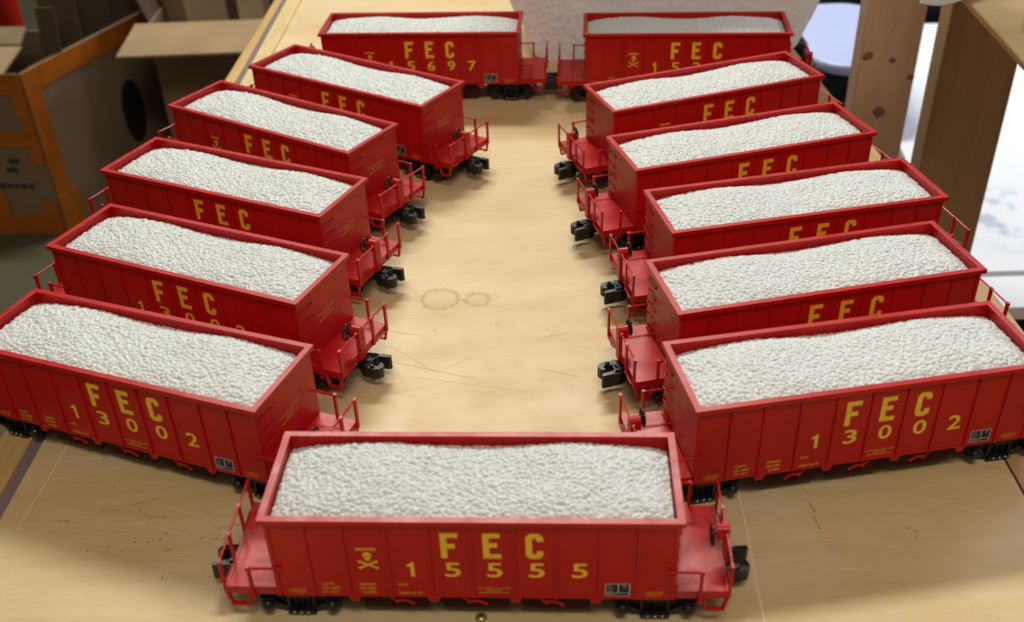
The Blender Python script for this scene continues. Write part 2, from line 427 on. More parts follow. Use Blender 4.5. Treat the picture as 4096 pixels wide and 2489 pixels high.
# ------------------------------------------------------------------ the hopper car
ZR = .0925; ZS = .0253; ZD = .0322
def make_body(root):
    mb = MB(); yo, yi, xo, xi = .0370, .0356, .1225, .1210
    zt = ZR-.0038
    for s in (-1, 1):
        mb.box(-xo, xo, min(s*yi, s*yo), max(s*yi, s*yo), ZS, zt-.0019)
        mb.box(-xo, xo, min(s*yi, s*(yi+.0003)), max(s*yi, s*(yi+.0003)), zt-.0019, zt)
        mb.box(min(s*xi, s*xo), max(s*xi, s*xo), -yi, yi, ZS, zt)
        # ribs, corner posts, sill bead
        for x in (0, .0252, .0505, .0762, .0990):
            for e in ((-1, 1) if x else (1,)):
                mb.box(e*x-.0008, e*x+.0008, min(s*yo, s*(yo+.0014)), max(s*yo, s*(yo+.0014)), ZS+.0004, zt)
        for e in (-1, 1):
            mb.box(min(e*.1195, e*.1222), max(e*.1195, e*.1222), min(s*yo, s*(yo+.0008)), max(s*yo, s*(yo+.0008)), ZS+.0004, zt)
        mb.box(-xo+.004, xo-.004, min(s*yo, s*(yo+.00035)), max(s*yo, s*(yo+.00035)), ZS, ZS+.0022)
    # rim
    X, Y, w_ = .125, .040, .0046
    o4 = [(-X, -Y), (X, -Y), (X, Y), (-X, Y)]; i4 = [(-X+w_, -Y+w_), (X-w_, -Y+w_), (X-w_, Y-w_), (-X+w_, Y-w_)]
    vs = [(*p, z) for z in (zt, ZR) for p in o4+i4]
    fs = []
    for k in range(4):
        j = (k+1) % 4
        fs += [(k, j, 4+j, 4+k), (8+k, 12+k, 12+j, 8+j), (k, 8+k, 8+j, j), (4+k, 4+j, 12+j, 12+k)]
    mb.add(vs, fs)
    # floor and the sloping hopper bays below it
    mb.box(-xi, xi, -yi, yi, ZS+.0005, ZS+.0018)
    for c, hw in ((-.0485, .0215), (0, .0215), (.0485, .0215)):
        mb.prism([(c-hw, ZS+.0005), (c+hw, ZS+.0005), (c+.014, .0110), (c-.014, .0110)], -.0240, .0240, 'y')
    o = mb.build('body', M['red'], root, .00035)
    # rungs
    for e in (1, -1):
        for k in range(5):
            z = .0790-.0112*k; g = MB(); x = .1225
            y0, y1 = -.0342, -.0178
            g.tube([(x-.0004, y0, z), (x+.0013, y0, z), (x+.0013, y1, z), (x-.0004, y1, z)], .0006, 6)
            g.box(x, x+.0005, y0-.0009, y0+.0009, z-.0009, z+.0009); g.box(x, x+.0005, y1-.0009, y1+.0009, z-.0009, z+.0009)
            if e < 0: g.v = [(-a, -b, c) for a, b, c in g.v]
            g.build('ladder_rung', M['red'], o)
    for s in (1, -1):
        for x in (-.0745, -.0252, .0252, .0745):
            g = MB(); g.prism([(x-.0042, ZS+.0003), (x+.0042, ZS+.0003), (x+.0024, ZS-.0046), (x-.0024, ZS-.0046)], -.0372, -.0350, 'y')
            if s < 0: g.v = [(a, -b, c) for a, b, c in g.v]
            g.build('hopper_bracket', M['red'], o, .0002)
        for x in (-.0455, .0, .0475):
            g = MB()
            g.box(x-.0045, x+.0030, -.0352, -.0322, .0185, .0208, Matrix.Rotation(R(0), 4, 'Y'))
            g.tube([(x+.0020, -.0345, .0198), (x+.0055, -.0345, .0172), (x+.0072, -.0345, .0160)], .0010, 6)
            g.tube([(x-.0075, -.0345, .0225), (x-.0040, -.0345, .0196), (x-.0032, -.0345, .0172)], .0010, 6)
            if s < 0: g.v = [(a, -b, c) for a, b, c in g.v]
            g.build('door_latch', M['red'], o)
    return o
def rail_post(g, x, y, z0, z1):
    g.box(x-.0007, x+.0009, y-.0015, y+.0015, z0, z1)
    g.box(x-.0010, x+.0012, y-.0018, y+.0018, z1-.0012, z1+.0010)
def mirror_xy(g, e):
    if e < 0: g.v = [(-a, -b, c) for a, b, c in g.v]
    return g
def make_platform(root, e, brake):
    g = MB()
    g.box(.1228, .1540, -.0365, .0365, ZD-.0016, ZD)
    for s in (-1, 1):
        g.box(.1228, .1540, min(s*.0353, s*.0368), max(s*.0353, s*.0368), ZS+.0042, ZD-.0018)
        g.box(.1228, .1545, min(s*.0345, s*.0362), max(s*.0345, s*.0362), ZS, ZS+.0040)
    g.box(.1526, .1546, -.0368, .0368, ZS, ZD+.0006)
    g.box(.1236, .1520, -.012, .012, ZS-.002, ZD-.002)
    p = mirror_xy(g, e).build('end_platform', M['red'], root, .00025)
    # end railing
    g = MB(); zt = .0525
    ys = (-.0352, -.0090, -.0008, .0140, .0352) if brake else (-.0352, -.0125, .0125, .0352)
    for y in ys: rail_post(g, .1552, y, ZS+.001, zt)
    g.tube([(.1553, -.0352, zt), (.1553, .0352, zt)], .0008, 8)
    for s in (-1, 1):
        g.tube([(.1546, s*.0160, .0292), (.1568, s*.0165, .0284), (.1568, s*.0325, .0284), (.1546, s*.0330, .0292)], .0006, 6)
    mirror_xy(g, e).build('end_railing', M['red'], p, .0002)
    for s in (-1, 1):
        g = MB()
        g.tube([(.1170, s*.0383, .0505), (.1372, s*.0383, .0505)], .0009, 8)
        g.box(.1364, .1384, min(s*.0362, s*.0388), max(s*.0362, s*.0388), .0232, .0505)
        g.box(.1160, .1184, min(s*.0368, s*.0394), max(s*.0368, s*.0394), .0495, .0515)
        g.box(.1360, .1388, min(s*.0366, s*.0394), max(s*.0366, s*.0394), .0493, .0518)
        g.box(.1360, .1388, min(s*.0366, s*.0392), max(s*.0366, s*.0392), .0232, .0256)
        mirror_xy(g, e).build('side_handrail', M['red'], p, .0002)
        g = MB()
        y = s*.0362
        st = [(.1400, ZS+.0006), (.1422, .0166), (.1522, .0166), (.1540, ZS+.0006)]
        for (a, b), (c, d) in zip(st[:-1], st[1:]):
            dx, dz = c-a, d-b; L_ = math.hypot(dx, dz); nx, nz = -dz/L_*.0008, dx/L_*.0008
            ex, ez = dx/L_*.0006, dz/L_*.0006
            g.prism([(a-nx-ex, b-nz-ez), (c-nx+ex, d-nz+ez), (c+nx+ex, d+nz+ez), (a+nx-ex, b+nz-ez)], y-.0012, y+.0012, 'y')
        mirror_xy(g, e).build('stirrup_step', M['red'], p)
    return p
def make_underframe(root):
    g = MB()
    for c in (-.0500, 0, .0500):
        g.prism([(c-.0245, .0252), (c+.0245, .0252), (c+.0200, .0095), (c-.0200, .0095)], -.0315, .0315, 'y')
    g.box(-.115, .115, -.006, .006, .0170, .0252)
    g.build('shaded_hopper_bays', M['shaded_red'], root, .0003)  # dark bays added so their colour carries the shade under the car
def make_brake(root, e):
    g = MB()
    prof = [(-.0045, -.0015), (-.0045, .0046)] + [(-.0045*math.cos(R(a)), .0046+.0036*math.sin(R(a))) for a in range(15, 180, 15)] + [(.0045, .0046), (.0045, -.0015)]
    g.prism([(-.0050+u*.86, .0483+v) for u, v in prof], .1490, .1572, 'x')
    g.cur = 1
    for z in (.0530, .0494, .0458): g.lathe([(.0009, 0), (.0009, .0003)], (.1571, -.0050, z), 'x', 12)  # dark discs on the stand; shade of its openings is painted
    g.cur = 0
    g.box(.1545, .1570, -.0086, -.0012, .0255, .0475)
    h = mirror_xy(g, e).build('brake_stand', [M['red'], M['recess_shade']], root, .0003)
    g = MB(); c = Vector((.1462, -.0090, .0520)); r_ = .0064
    ring = [c + Vector((0, r_*math.cos(2*math.pi*k/24), r_*math.sin(2*math.pi*k/24))) for k in range(25)]
    g.tube(ring, .0009, 7, False)
    g.lathe([(.0018, -.0010), (.0018, .0010)], c, 'x', 12)
    g.tube([c, c+Vector((.004, .002, 0))], .0010, 8)
    for k in range(6):
        a = 2*math.pi*k/6
        g.tube([c, c+Vector((0, r_*math.cos(a), r_*math.sin(a)))], .0007, 6)
    mirror_xy(g, e).build('brake_wheel', M['black'], h, smooth=True)
def make_truck(root, e):
    t = empty('truck', (e*.1115, 0, 0), 0, root)
    g = MB()
    g.box(-.0065, .0065, -.0250, .0250, .0100, .0165); g.lathe([(.007, 0), (.007, .008)], (0, 0, .0165), 'z', 20)
    g.build('bolster', M['black'], t, .0004)
    for s in (-1, 1):
        g = MB(); y0, y1 = .0262, .0300
        def ex(poly, a=y0, b=y1): g.prism(poly, min(s*a, s*b), max(s*a, s*b), 'y')
        ex([(-.0115, .0205), (.0115, .0205), (.0115, .0235), (-.0115, .0235)])
        for q in (-1, 1):
            ex([(q*.0080, .0235), (q*.0118, .0235), (q*.0258, .0160), (q*.0258, .0128), (q*.0215, .0130)])
            ex([(q*.0245, .0118), (q*.0215, .0085), (q*.0085, .0030), (q*.0085, .0062), (q*.0150, .0100)])
            ex([(q*.0070, .0050), (q*.0092, .0050), (q*.0092, .0215), (q*.0070, .0215)])
            ex([(q*.0165, .0160), (q*.0250, .0160), (q*.0250, .0075), (q*.0185, .0070)], .0255, .0315)
            g.lathe([(.0036, s*.031), (.0038, s*.0335), (.0030, s*.0352), (.0010, s*.0356)], (q*.0205, 0, .0112), 'y', 16)
            g.lathe([(.0014, s*.0300), (.0014, s*.0312)], (q*.0150, 0, .0195), 'y', 8)
        ex([(-.0092, .0026), (.0092, .0026), (.0078, .0048), (-.0078, .0048)], .0250, .0325)
        ex([(-.0068, .0165), (.0068, .0165), (.0068, .0204), (-.0068, .0204)], .0235, .0318)
        sf = g.build('side_frame', M['black'], t, .0003)
        g = MB()
        for x in (-.0045, 0, .0045):
            g.lathe([(.0016, .0048), (.0019, .0062), (.0016, .0076), (.0019, .0090), (.0016, .0104), (.0019, .0118), (.0016, .0132), (.0018, .0150), (.0016, .0164)], (x, s*.0268, 0), 'z', 10)
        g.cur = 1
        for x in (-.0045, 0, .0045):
            g.lathe([(.0010, 0), (.0010, .0007), (.0005, .0010)], (x, s*.0325 if s > 0 else -.0335, .0047), 'y', 8)  # bright dots put in for the glints below the springs
        g.build('spring', [M['dark_rubber'], M['glint_steel']], sf, smooth=True)
    for q in (-1, 1):
        g = MB()
        for s in (-1, 1):
            g.lathe([(.0020, s*.0130), (.0085, s*.0134), (.0090, s*.0150), (.0120, s*.0153), (.0122, s*.0160), (.0108, s*.0167), (.0103, s*.0205), (.0088, s*.0212), (.0080, s*.0200), (.0040, s*.0198), (.0034, s*.0214), (.0012, s*.0216)], (0, 0, 0), 'y', 32)
        g.tube([(0, -.0250, 0), (0, .0250, 0)], .0018, 8)
        o = g.build('wheelset', M['wheel'], t, loc=(q*.0205, 0, .0123))
        for p_ in o.data.polygons: p_.use_smooth = len(p_.vertices) == 4 and abs(p_.normal.y) < .5
    return t
def make_coupler(root, e, yaw=0):
    g = MB()
    zc = .0163
    g.box(.1150, .1480, -.0045, .0045, .0160, .0235)
    g.box(.1380, .1600, -.0048, .0048, zc-.0045, zc+.0045)
    # head: body with a wide guard arm on one side and a hooked knuckle on the other
    x = .1530
    body = [(x-.002, -.005), (x+.002, -.0095), (x+.008, -.0108), (x+.0095, -.004), (x+.0095, .0035), (x+.0125, .0070), (x+.0125, .0110), (x+.006, .0108), (x+.001, .0085), (x-.002, .005)]
    g.prism(body, zc-.0068, zc+.0060)
    g.prism([(x-.004, -.0035), (x+.0075, -.0060), (x+.0085, -.0020), (x+.0060, .0040), (x+.0105, .0085), (x+.002, .0075), (x-.004, .0035)], zc+.0055, zc+.0076)
    g.prism([(x+.0118, .0062), (x+.0205, .0078), (x+.0225, .0098), (x+.0215, .0124), (x+.0118, .0112)], zc-.0070, zc+.0066)
    kn = [(x+.0075, -.0108), (x+.0150, -.0112), (x+.0200, -.0094), (x+.0220, -.0055), (x+.0208, -.0012), (x+.0178, .0012), (x+.0160, -.0004), (x+.0172, -.0036), (x+.0150, -.0056), (x+.0085, -.0052)]
    g.prism(kn, zc-.0060, zc+.0046)
    g.lathe([(.0021, -.0085), (.0021, .0060), (.0012, .0066)], (x+.0125, -.0078, zc), 'z', 12)
    g.lathe([(.0011, 0), (.0011, .0006)], (x+.003, .002, zc+.0067), 'z', 10)
    g.box(x-.001, x+.004, -.002, .002, zc-.0105, zc-.0074)
    g.v = [(.1500+(a-.1500)*.92 if a > .150 else a, b*.88, zc+(c-zc)*.92) for a, b, c in g.v]
    o = mirror_xy(g, e).build('coupler', M['black'], root, .0007)
    return o
def copy_tree(o, parent=None):
    c = o.copy(); COL.objects.link(c); c.parent = parent
    for ch in list(kids.get(o.name, [])): copy_tree(ch, c)
    return c

proto = empty('hopper_car')
body = make_body(proto)
for e in (1, -1): make_platform(proto, e, e > 0)
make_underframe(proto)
make_brake(proto, 1)
for e in (1, -1): make_truck(proto, e); make_coupler(proto, e)
def both_sides(make, name, mats, parent):
    a = make().build(name, mats, parent)
    b = a.copy(); b.rotation_euler = (0, 0, math.pi); COL.objects.link(b); b.parent = parent
both_sides(letters, 'railroad_initials', M['yellow'], body)
for d_ in DATA: both_sides(lambda: data_block(*d_[1:]), d_[0], M['yellow_fine'], body)
both_sides(data_plate, 'data_panel', [M['white_print'], M['black_print']], body)
kids = {}
def refresh():
    kids.clear()
    for o in bpy.data.objects:
        if o.parent: kids.setdefault(o.parent.name, []).append(o)
refresh()
num_mesh = {}
for nm in ('13002', '15555', '15697', '15302'):
    a = numbers(nm).build('road_number', M['yellow']); b_ = end_text(nm).build('end_lettering', M['yellow_fine'])
    num_mesh[nm] = (a.data, b_.data); bpy.data.objects.remove(a); bpy.data.objects.remove(b_)
a = emblem().build('skull_emblem', [M['yellow'], M['red']]); emb = a.data; bpy.data.objects.remove(a)

# ------------------------------------------------------------------ moulded gravel load
def gravel_mesh():
    rs = np.random.RandomState(7)
    hx, hy = .1199, .0350; st = .00042
    nx, ny = int(2*hx/st)+1, int(2*hy/st)+1
    xs = np.linspace(-hx, hx, nx); ys = np.linspace(-hy, hy, ny)
    X, Y = np.meshgrid(xs, ys, indexing='ij')
    px, py = X.ravel(), Y.ravel()
    cell = .0027
    gx, gy = int(2*hx/cell)+6, int(2*hy/cell)+6
    ox, oy = -hx-3*cell, -hy-3*cell
    cxn = ox+(np.arange(gx)[:, None]+.5+rs.uniform(-.46, .46, (gx, gy)))*cell
    cyn = oy+(np.arange(gy)[None, :]+.5+rs.uniform(-.46, .46, (gx, gy)))*cell
    hh = rs.uniform(-.0002, .0006, (gx, gy))
    tx = rs.normal(0, .19, (gx, gy)); ty = rs.normal(0, .19, (gx, gy))
    K = 6
    ang = (np.arange(K)/K*2*np.pi)[:, None, None]+rs.uniform(-.45, .45, (K, gx, gy))
    rad = rs.uniform(.0004, .0013, (K, gx, gy)); slp = rs.uniform(.75, 1.6, (K, gx, gy))
    ix = ((px-ox)/cell).astype(int); iy = ((py-oy)/cell).astype(int)
    best = np.full(px.shape, -1.0)
    for a in range(-2, 3):
        for b in range(-2, 3):
            i, j = np.clip(ix+a, 0, gx-1), np.clip(iy+b, 0, gy-1)
            dx, dy = px-cxn[i, j], py-cyn[i, j]
            h = hh[i, j]+tx[i, j]*dx+ty[i, j]*dy
            drop = np.full_like(h, -1.0)
            for k in range(K):
                q = (np.cos(ang[k, i, j])*dx+np.sin(ang[k, i, j])*dy-rad[k, i, j])*slp[k, i, j]
                drop = np.maximum(drop, q)
            drop = .5*(drop+np.sqrt(drop*drop+.00010**2))
            best = np.maximum(best, h-drop)
    best = np.maximum(best, -.0010)*.80
    u = np.abs(px)/hx; v = np.abs(py)/hy
    hump = .0004+.0031*np.exp(-((np.abs(px)-.062)/.030)**2)
    endf = np.clip((u-.76)/.24, 0, 1)**2.4*.0046
    z = hump-.0044*v**4-endf*(1-.3*v)
    z = z + .0005*np.sin(px*95+1)*np.cos(py*140)
    z = z+best*1.0
    z += ZR-.0036
    vs = np.stack([px, py, z], 1)
    idx = np.arange(nx*ny).reshape(nx, ny)
    q = np.stack([idx[:-1, :-1], idx[1:, :-1], idx[1:, 1:], idx[:-1, 1:]], -1).reshape(-1, 4)
    # skirt down inside the car
    loop = np.concatenate([idx[:, 0], idx[-1, 1:], idx[-2::-1, -1], idx[0, -2:0:-1]])
    n0 = len(vs); low = vs[loop].copy(); low[:, 2] = .060
    vs = np.concatenate([vs, low]); L_ = len(loop)
    k = np.arange(L_); k2 = (k+1) % L_
    sk = np.stack([loop[k], n0+k, n0+k2, loop[k2]], -1)
    faces = np.concatenate([q, sk]).tolist()
    me = bpy.data.meshes.new('gravel_load'); me.from_pydata(vs.tolist(), [], faces)
    me.polygons.foreach_set('use_smooth', [True]*len(me.polygons)); me.update()
    me.materials.append(M['gravel'])
    return me
gm = gravel_mesh()
gm_dirty = gm.copy(); gm_dirty.materials.clear(); gm_dirty.materials.append(M['gravel_dirty'])

ORD = {'B': 'front', 'C': 'second', 'D': 'third', 'E': 'fourth', 'F': 'last'}
CARS = [  # id, x, y, yaw(deg), turned, number, emblem, label, load label
 ('A', -.0273, .4760, -3.54, 0, '15555', 1, 'red hopper car numbered 15555 standing crosswise nearest the camera', 'dust-specked white gravel load in the red car numbered 15555'),
 ('B', -.2747, .6267, -21.44, 0, '13002', 0, 'red hopper car numbered 13002 at the front of the left row', 'white gravel load in the front car of the left row'),
 ('C', -.2613, .7601, -24.78, 0, '13002', 0, 'red hopper car second from the front in the left row', 'white gravel load in the second car from the front of the left row'),
 ('D', -.2583, .8984, -26.03, 0, '13002', 0, 'red hopper car in the middle of the left row, third from the front', 'white gravel load in the middle car of the left row'),
 ('E', -.2350, 1.0342, -33.33, 0, '15302', 1, 'red hopper car fourth from the front in the left row', 'white gravel load in the fourth car from the front of the left row'),
 ('F', -.1685, 1.1411, -33.68, 0, '15302', 1, 'red hopper car at the far end of the left row', 'white gravel load in the farthest car of the left row'),
 ('G', -.0991, 1.3039, -5.06, 1, '15697', 1, 'red hopper car numbered 15697 standing crosswise at the back left', 'two-humped white gravel load in the back car numbered 15697'),
 ('H', .2260, 1.2666, -5.17, 0, '15302', 1, 'red hopper car at the back right in front of the white quilted bundle', 'two-humped white gravel load in the back right car before the white bundle'),
 ('I', .2176, 1.0831, 17.93, 1, '15302', 1, 'red hopper car at the far end of the right row', 'white gravel load in the farthest car of the right row'),
 ('J', .2294, .9429, 14.52, 1, '13002', 0, 'red hopper car second from the back in the right row, fourth from the front', 'white gravel load in the fourth car from the front of the right row'),
 ('K', .2510, .8185, 10.24, 1, '13002', 0, 'red hopper car in the middle of the right row, third from the front', 'white gravel load in the middle car of the right row'),
 ('L', .2378, .7005, 10.51, 1, '13002', 0, 'red hopper car second from the front in the right row, directly behind the front one', 'white gravel load in the second car from the front of the right row'),
 ('M', .2351, .5843, 8.26, 1, '13002', 0, 'red hopper car numbered 13002 at the front of the right row', 'white gravel load in the front car of the right row'),
]
for i, (cid, x, y, yaw, turned, num, em, lab, lab2) in enumerate(CARS):
    c = proto if i == len(CARS)-1 else copy_tree(proto)
    c.location = (x, y, 0); c.rotation_euler = (0, 0, R(yaw)+(math.pi if turned else 0))
    tag(c, lab, 'model freight car', 'model hopper cars set out in a loop on the plywood table')
    refresh() if i == len(CARS)-1 else None
    bd = [o for o in bpy.data.objects if o.parent == c and o.name.startswith('body')][0]
    for rot in (0, math.pi):
        for nm, me in (('road_number', num_mesh[num][0]), ('end_lettering', num_mesh[num][1])) + ((('skull_emblem', emb),) if em else ()):
            o = bpy.data.objects.new(nm, me); COL.objects.link(o); o.parent = bd; o.rotation_euler = (0, 0, rot)
    if cid == 'A':
        for o in bpy.data.objects:
            if o.parent == c and o.name.startswith('end_platform'):
                o.data = o.data.copy(); o.data.materials[0] = M['red_dusty']; o['label'] = 'dusty red end platform'
    if cid in 'BC' or i == 12: pass
    g = bpy.data.objects.new('gravel_load', gm_dirty if cid == 'A' else gm); COL.objects.link(g)
    g.location = (x, y, 0); g.rotation_euler = (0, 0, R(yaw)+(math.pi if turned else 0))
    tag(g, lab2, 'gravel load', 'white moulded gravel loads in the hopper cars')

# ------------------------------------------------------------------ table
table = empty('workbench', (0, 1.0, -.75))
tag(table, 'wide plywood workbench under the red hopper cars', 'table')
def tparts(g, name, mat, bevel=0):
    g.v = [(a, b-1.0, c+.75) for a, b, c in g.v]
    return g.build(name, mat, table, bevel)
def xl(y): return -.370+.0227*(y-.6)
g = MB(); g.prism([(xl(.05), .05), (.356-.008*(.05-.55)*0, .05), (.354, .5), (.372, 1.2), (.372, 2.4), (xl(2.4), 2.4)], -.018, 0)
ply = tparts(g, 'plywood_top', M['ply'], .0008)
g = MB(); g.prism([(.3572, .05), (.448, .05), (.436, .755), (.405, 1.40), (.400, 2.4), (.3735, 2.4), (.3735, 1.2), (.3555, .5)], -.018, 0)
tparts(g, 'side_board', M['pine_orange'], .0008)
g = MB(); g.prism([(xl(.05)-.0095, .05), (xl(.05)-.0003, .05), (xl(2.4)-.0003, 2.4), (xl(2.4)-.0095, 2.4)], -.02, -.0012)
tparts(g, 'edge_strip', M['strip'])
g = MB(); g.prism([(xl(.05)-.046, .05), (xl(.05)-.0098, .05), (xl(2.4)-.0098, 2.4), (xl(2.4)-.022, 2.4), (xl(1.6)-.0245, 1.6)], -.06, -.0002)
tparts(g, 'edge_board', M['pine'], .004)
g = MB(); g.prism([(xl(1.16)+.0006, 1.16), (xl(1.16)+.0215, 1.16), (-.321, 1.70), (-.285, 2.4), (xl(2.4)+.0006, 2.4)], .0002, .0035)
tparts(g, 'batten', M['pine_pale'], .0008)
g = MB()
for sx_, sy_ in ((-.33, .15), (.36, .15), (-.33, 2.3), (.33, 2.3)): g.box(sx_-.03, sx_+.03, sy_-.03, sy_+.03, -.75, -.085)
g.box(-.34, .38, .12, .16, -.11, -.0185); g.box(-.34, .38, 2.25, 2.29, -.11, -.0185)
tparts(g, 'under_frame', M['post'])
# scratches, seams and pencil marks as inlaid slivers in the top
def sliver(g, pts, wd, z=.00012):
    pts = [Vector((*p, z)) for p in pts]; n = len(pts); L_, R_ = [], []
    for i, p in enumerate(pts):
        d = (pts[min(i+1, n-1)]-pts[max(i-1, 0)]).normalized(); q = Vector((-d.y, d.x, 0))*wd/2
        if i in (0, n-1): q *= .3
        L_.append(p+q); R_.append(p-q)
    g.add(L_+R_, [(i, i+1, n+i+1, n+i) for i in range(n-1)])
g = MB()
for a, b, wd in [((.160, .60), (.1485, .405), .0011), ((-.346, .655), (-.3545, .535), .0010),
    ((-.3570, .6135), (-.235, .601), .0006), ((-.359, .6045), (-.285, .6120), .0005), ((-.366, .5835), (-.250, .6085), .0006),
    ((-.285, .545), (-.185, .508), .0006), ((-.262, .558), (-.190, .528), .0004), ((-.345, .548), (-.250, .535), .0004),
    ((.185, .475), (.235, .470), .0005), ((.20, .50), (.26, .488), .0004), ((-.255, .505), (-.155, .500), .0003),
    ((.30, .53), (.352, .50), .0004), ((-.15, .660), (-.04, .692), .0004), ((-.10, .70), (.02, .668), .0003)]:
    m_ = [(a[0]+(b[0]-a[0])*k/6+.0005*math.sin(k*2.1+a[0]*90)*(0 < k < 6), a[1]+(b[1]-a[1])*k/6) for k in range(7)]
    g = MB(); sliver(g, m_, wd); tparts(g, 'light_scratch', M['scratch'])
g = MB()
for a, b, wd in [((-.125, .725), (-.03, .690), .00035), ((-.108, .742), (-.064, .700), .0003), ((-.064, .700), (-.035, .722), .0003),
                 ((.02, .70), (.055, .688), .0004), ((-.12, .765), (-.085, .757), .0004), ((.02, .742), (.05, .752), .0003)]:
    g = MB(); sliver(g, [(a[0]+(b[0]-a[0])*k/5, a[1]+(b[1]-a[1])*k/5+.0008*math.sin(k)) for k in range(6)], wd); tparts(g, 'dark_scratch', M['scratch_dark'])
g = MB(); sliver(g, [(.3548, .05), (.3545, .5), (.3560, .56), (.3730, 1.2), (.3730, 2.4)], .0013, .00025)
tparts(g, 'board_seam', M['seam'])
rnd = random.Random(11); g = MB()
def stroke(pts, wd=.0007):
    # broken pencil line
    g = MB()
    for (a, b), (c, d) in zip(pts[:-1], pts[1:]):
        n = max(1, int(math.hypot(c-a, d-b)/.0016))
        for k in range(n):
            if rnd.random() < .25: continue
            t0, t1 = k/n, (k+.8)/n
            sliver(g, [(a+(c-a)*t0, b+(d-b)*t0), (a+(c-a)*(t0+t1)/2+rnd.uniform(-.0003, .0003), b+(d-b)*(t0+t1)/2), (a+(c-a)*t1, b+(d-b)*t1)], wd*rnd.uniform(.5, 1.2), .0002)
    tparts(g, 'pencil_mark', M['pencil'])
stroke([(-.300, .553), (-.290, .552), (-.268, .562), (-.255, .565)])
stroke([(-.270, .555), (-.272, .551), (-.268, .546), (-.258, .5445), (-.250, .543)])
stroke([(-.332, .545), (-.326, .543), (-.320, .544)], .0013)
for x, y in [(-.300, .513), (-.285, .516), (-.268, .520), (-.258, .5195), (-.252, .521), (-.275, .512), (-.244, .511), (-.222, .521), (-.214, .519), (-.206, .5205), (-.248, .527), (-.30, .575)]:
    stroke([(x, y), (x+rnd.uniform(.002, .005), y+rnd.uniform(.001, .003))], .0011)
stroke([(-.238, .4905), (-.232, .491)]); stroke([(-.239, .483), (-.240, .489)]); stroke([(-.212, .530), (-.200, .534), (-.194, .532)], .0008)
for k in range(9): stroke([(.2020+.0012*(k % 3), .556-.0055*k), (.2035+.0012*(k % 3)+rnd.uniform(-.002, .002), .552-.0055*k)], .0009)
stroke([(.262, .507), (.268, .505), (.270, .500), (.264, .497)], .0006)
# screw
g = MB(); g.lathe([(.0038, 0), (.0038, .0006), (.0034, .0015), (.0025, .0023), (.0012, .0027), (.0001, .0028)], (0, 0, 0), 'z', 28)
scr = g.build('screw', M['brass'], None, smooth=True); scr.location = (-.0268, .4435, .0002)
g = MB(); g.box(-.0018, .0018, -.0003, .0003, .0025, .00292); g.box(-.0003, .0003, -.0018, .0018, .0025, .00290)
g.build('cross_slot', M['recess_shade'], scr)  # raised dark bars; the shade of the cross is painted
tag(scr, 'round yellowish screw head in the plywood in front of the car numbered 15555', 'screw')

# ------------------------------------------------------------------ white quilted bundle at the back
def bundle():
    n, m_ = 96, 60; vs, fs = [], []
    for j in range(m_+1):
        t = j/m_; z = .36*t
        prof = (1-(abs(2*t-1))**3.2)**.5
        hw = .186+.028*min(1, z/.085) ; hw *= max(.02, min(1, prof*1.35+.55*(t < .5)))if t > .5 else 1
        lift = .006*(1-min(1, z/.015))**2
        for i in range(n):
            a = 2*math.pi*i/n; c, s = math.cos(a), math.sin(a)
            ex = 6.0
            rx = abs(c)**(2/ex)*(1 if c >= 0 else -1); ry = abs(s)**(2/ex)*(1 if s >= 0 else -1)
            w1 = 1+.015*math.sin(a*7+z*40)+.01*math.sin(a*13-z*60)
            vs.append((.228+(hw-lift)*rx*w1, 1.480+(.098-lift)*ry*w1*(1 if t < .5 else max(.05, prof)), z))
    for j in range(m_):
        for i in range(n): fs.append((j*n+i, j*n+(i+1) % n, (j+1)*n+(i+1) % n, (j+1)*n+i))
    fs += [tuple(range(n))[::-1], tuple(range(m_*n, (m_+1)*n))]
    return vs, fs
g = MB(); g.add(*bundle()); b = g.build('paper_bundle', M['quilt'], None, smooth=True)
tag(b, 'large white quilted paper bundle standing on the workbench behind the back right car', 'paper bundle')

# ------------------------------------------------------------------ floor
g = MB(); g.box(-8, 8, -4, 12, -.80, -.75); tag(g.build('floor', M['floor']), kind='structure')

# ------------------------------------------------------------------ cardboard boxes on the left
def frame(o_, ux, uy):
    ux = Vector(ux).normalized(); uz = Vector((0, 0, 1)); uy = Vector(uy).normalized()
    m_ = Matrix((ux, uy, uz)).transposed().to_4x4(); m_.translation = o_; return m_
def slab(g, p0, e1, e2, th):
    p0, e1, e2 = Vector(p0), Vector(e1), Vector(e2); n = e1.cross(e2).normalized()*th
    vs = [p0, p0+e1, p0+e1+e2, p0+e2]; vs += [v+n for v in vs]
    g.add(vs, [(0, 1, 2, 3), (7, 6, 5, 4), (0, 4, 5, 1), (1, 5, 6, 2), (2, 6, 7, 3), (3, 7, 4, 0)])
F = -.75
# big taped box; corner nearest the camera at C1
C1 = Vector((-1.10, 2.31, F)); U = Vector((-.62, .06, 0)); V = Vector((.178, .445, 0)); H1 = Vector((0, 0, .415)); T_ = .006
g = MB()
slab(g, C1, U, H1, T_); slab(g, C1, V, H1, -T_); slab(g, C1+U, V, H1, T_); slab(g, C1+V, U, H1*.86, -T_)
slab(g, C1+Vector((0, 0, .002)), U, V, T_)
box1 = g.build('cardboard_box', M['card'])
tag(box1, 'large open cardboard box with orange tape along rim and corner, on the left', 'cardboard box')
def sub(g, name, mat, par, label=None):
    o = g.build(name, mat, par)
    if label: o['label'] = label
    return o
top = H1
g = MB(); slab(g, C1+top+Vector((-.04, .008, .001)), U, Vector((-.015, .165, .004)), .005); sub(g, 'flap', M['card_light'], box1)
g = MB(); slab(g, C1+top*.99+V*.10+Vector((-.012, 0, 0)), V*.85, Vector((-.09, .02, -.16)), .005); sub(g, 'flap', M['card_shaded'], box1)
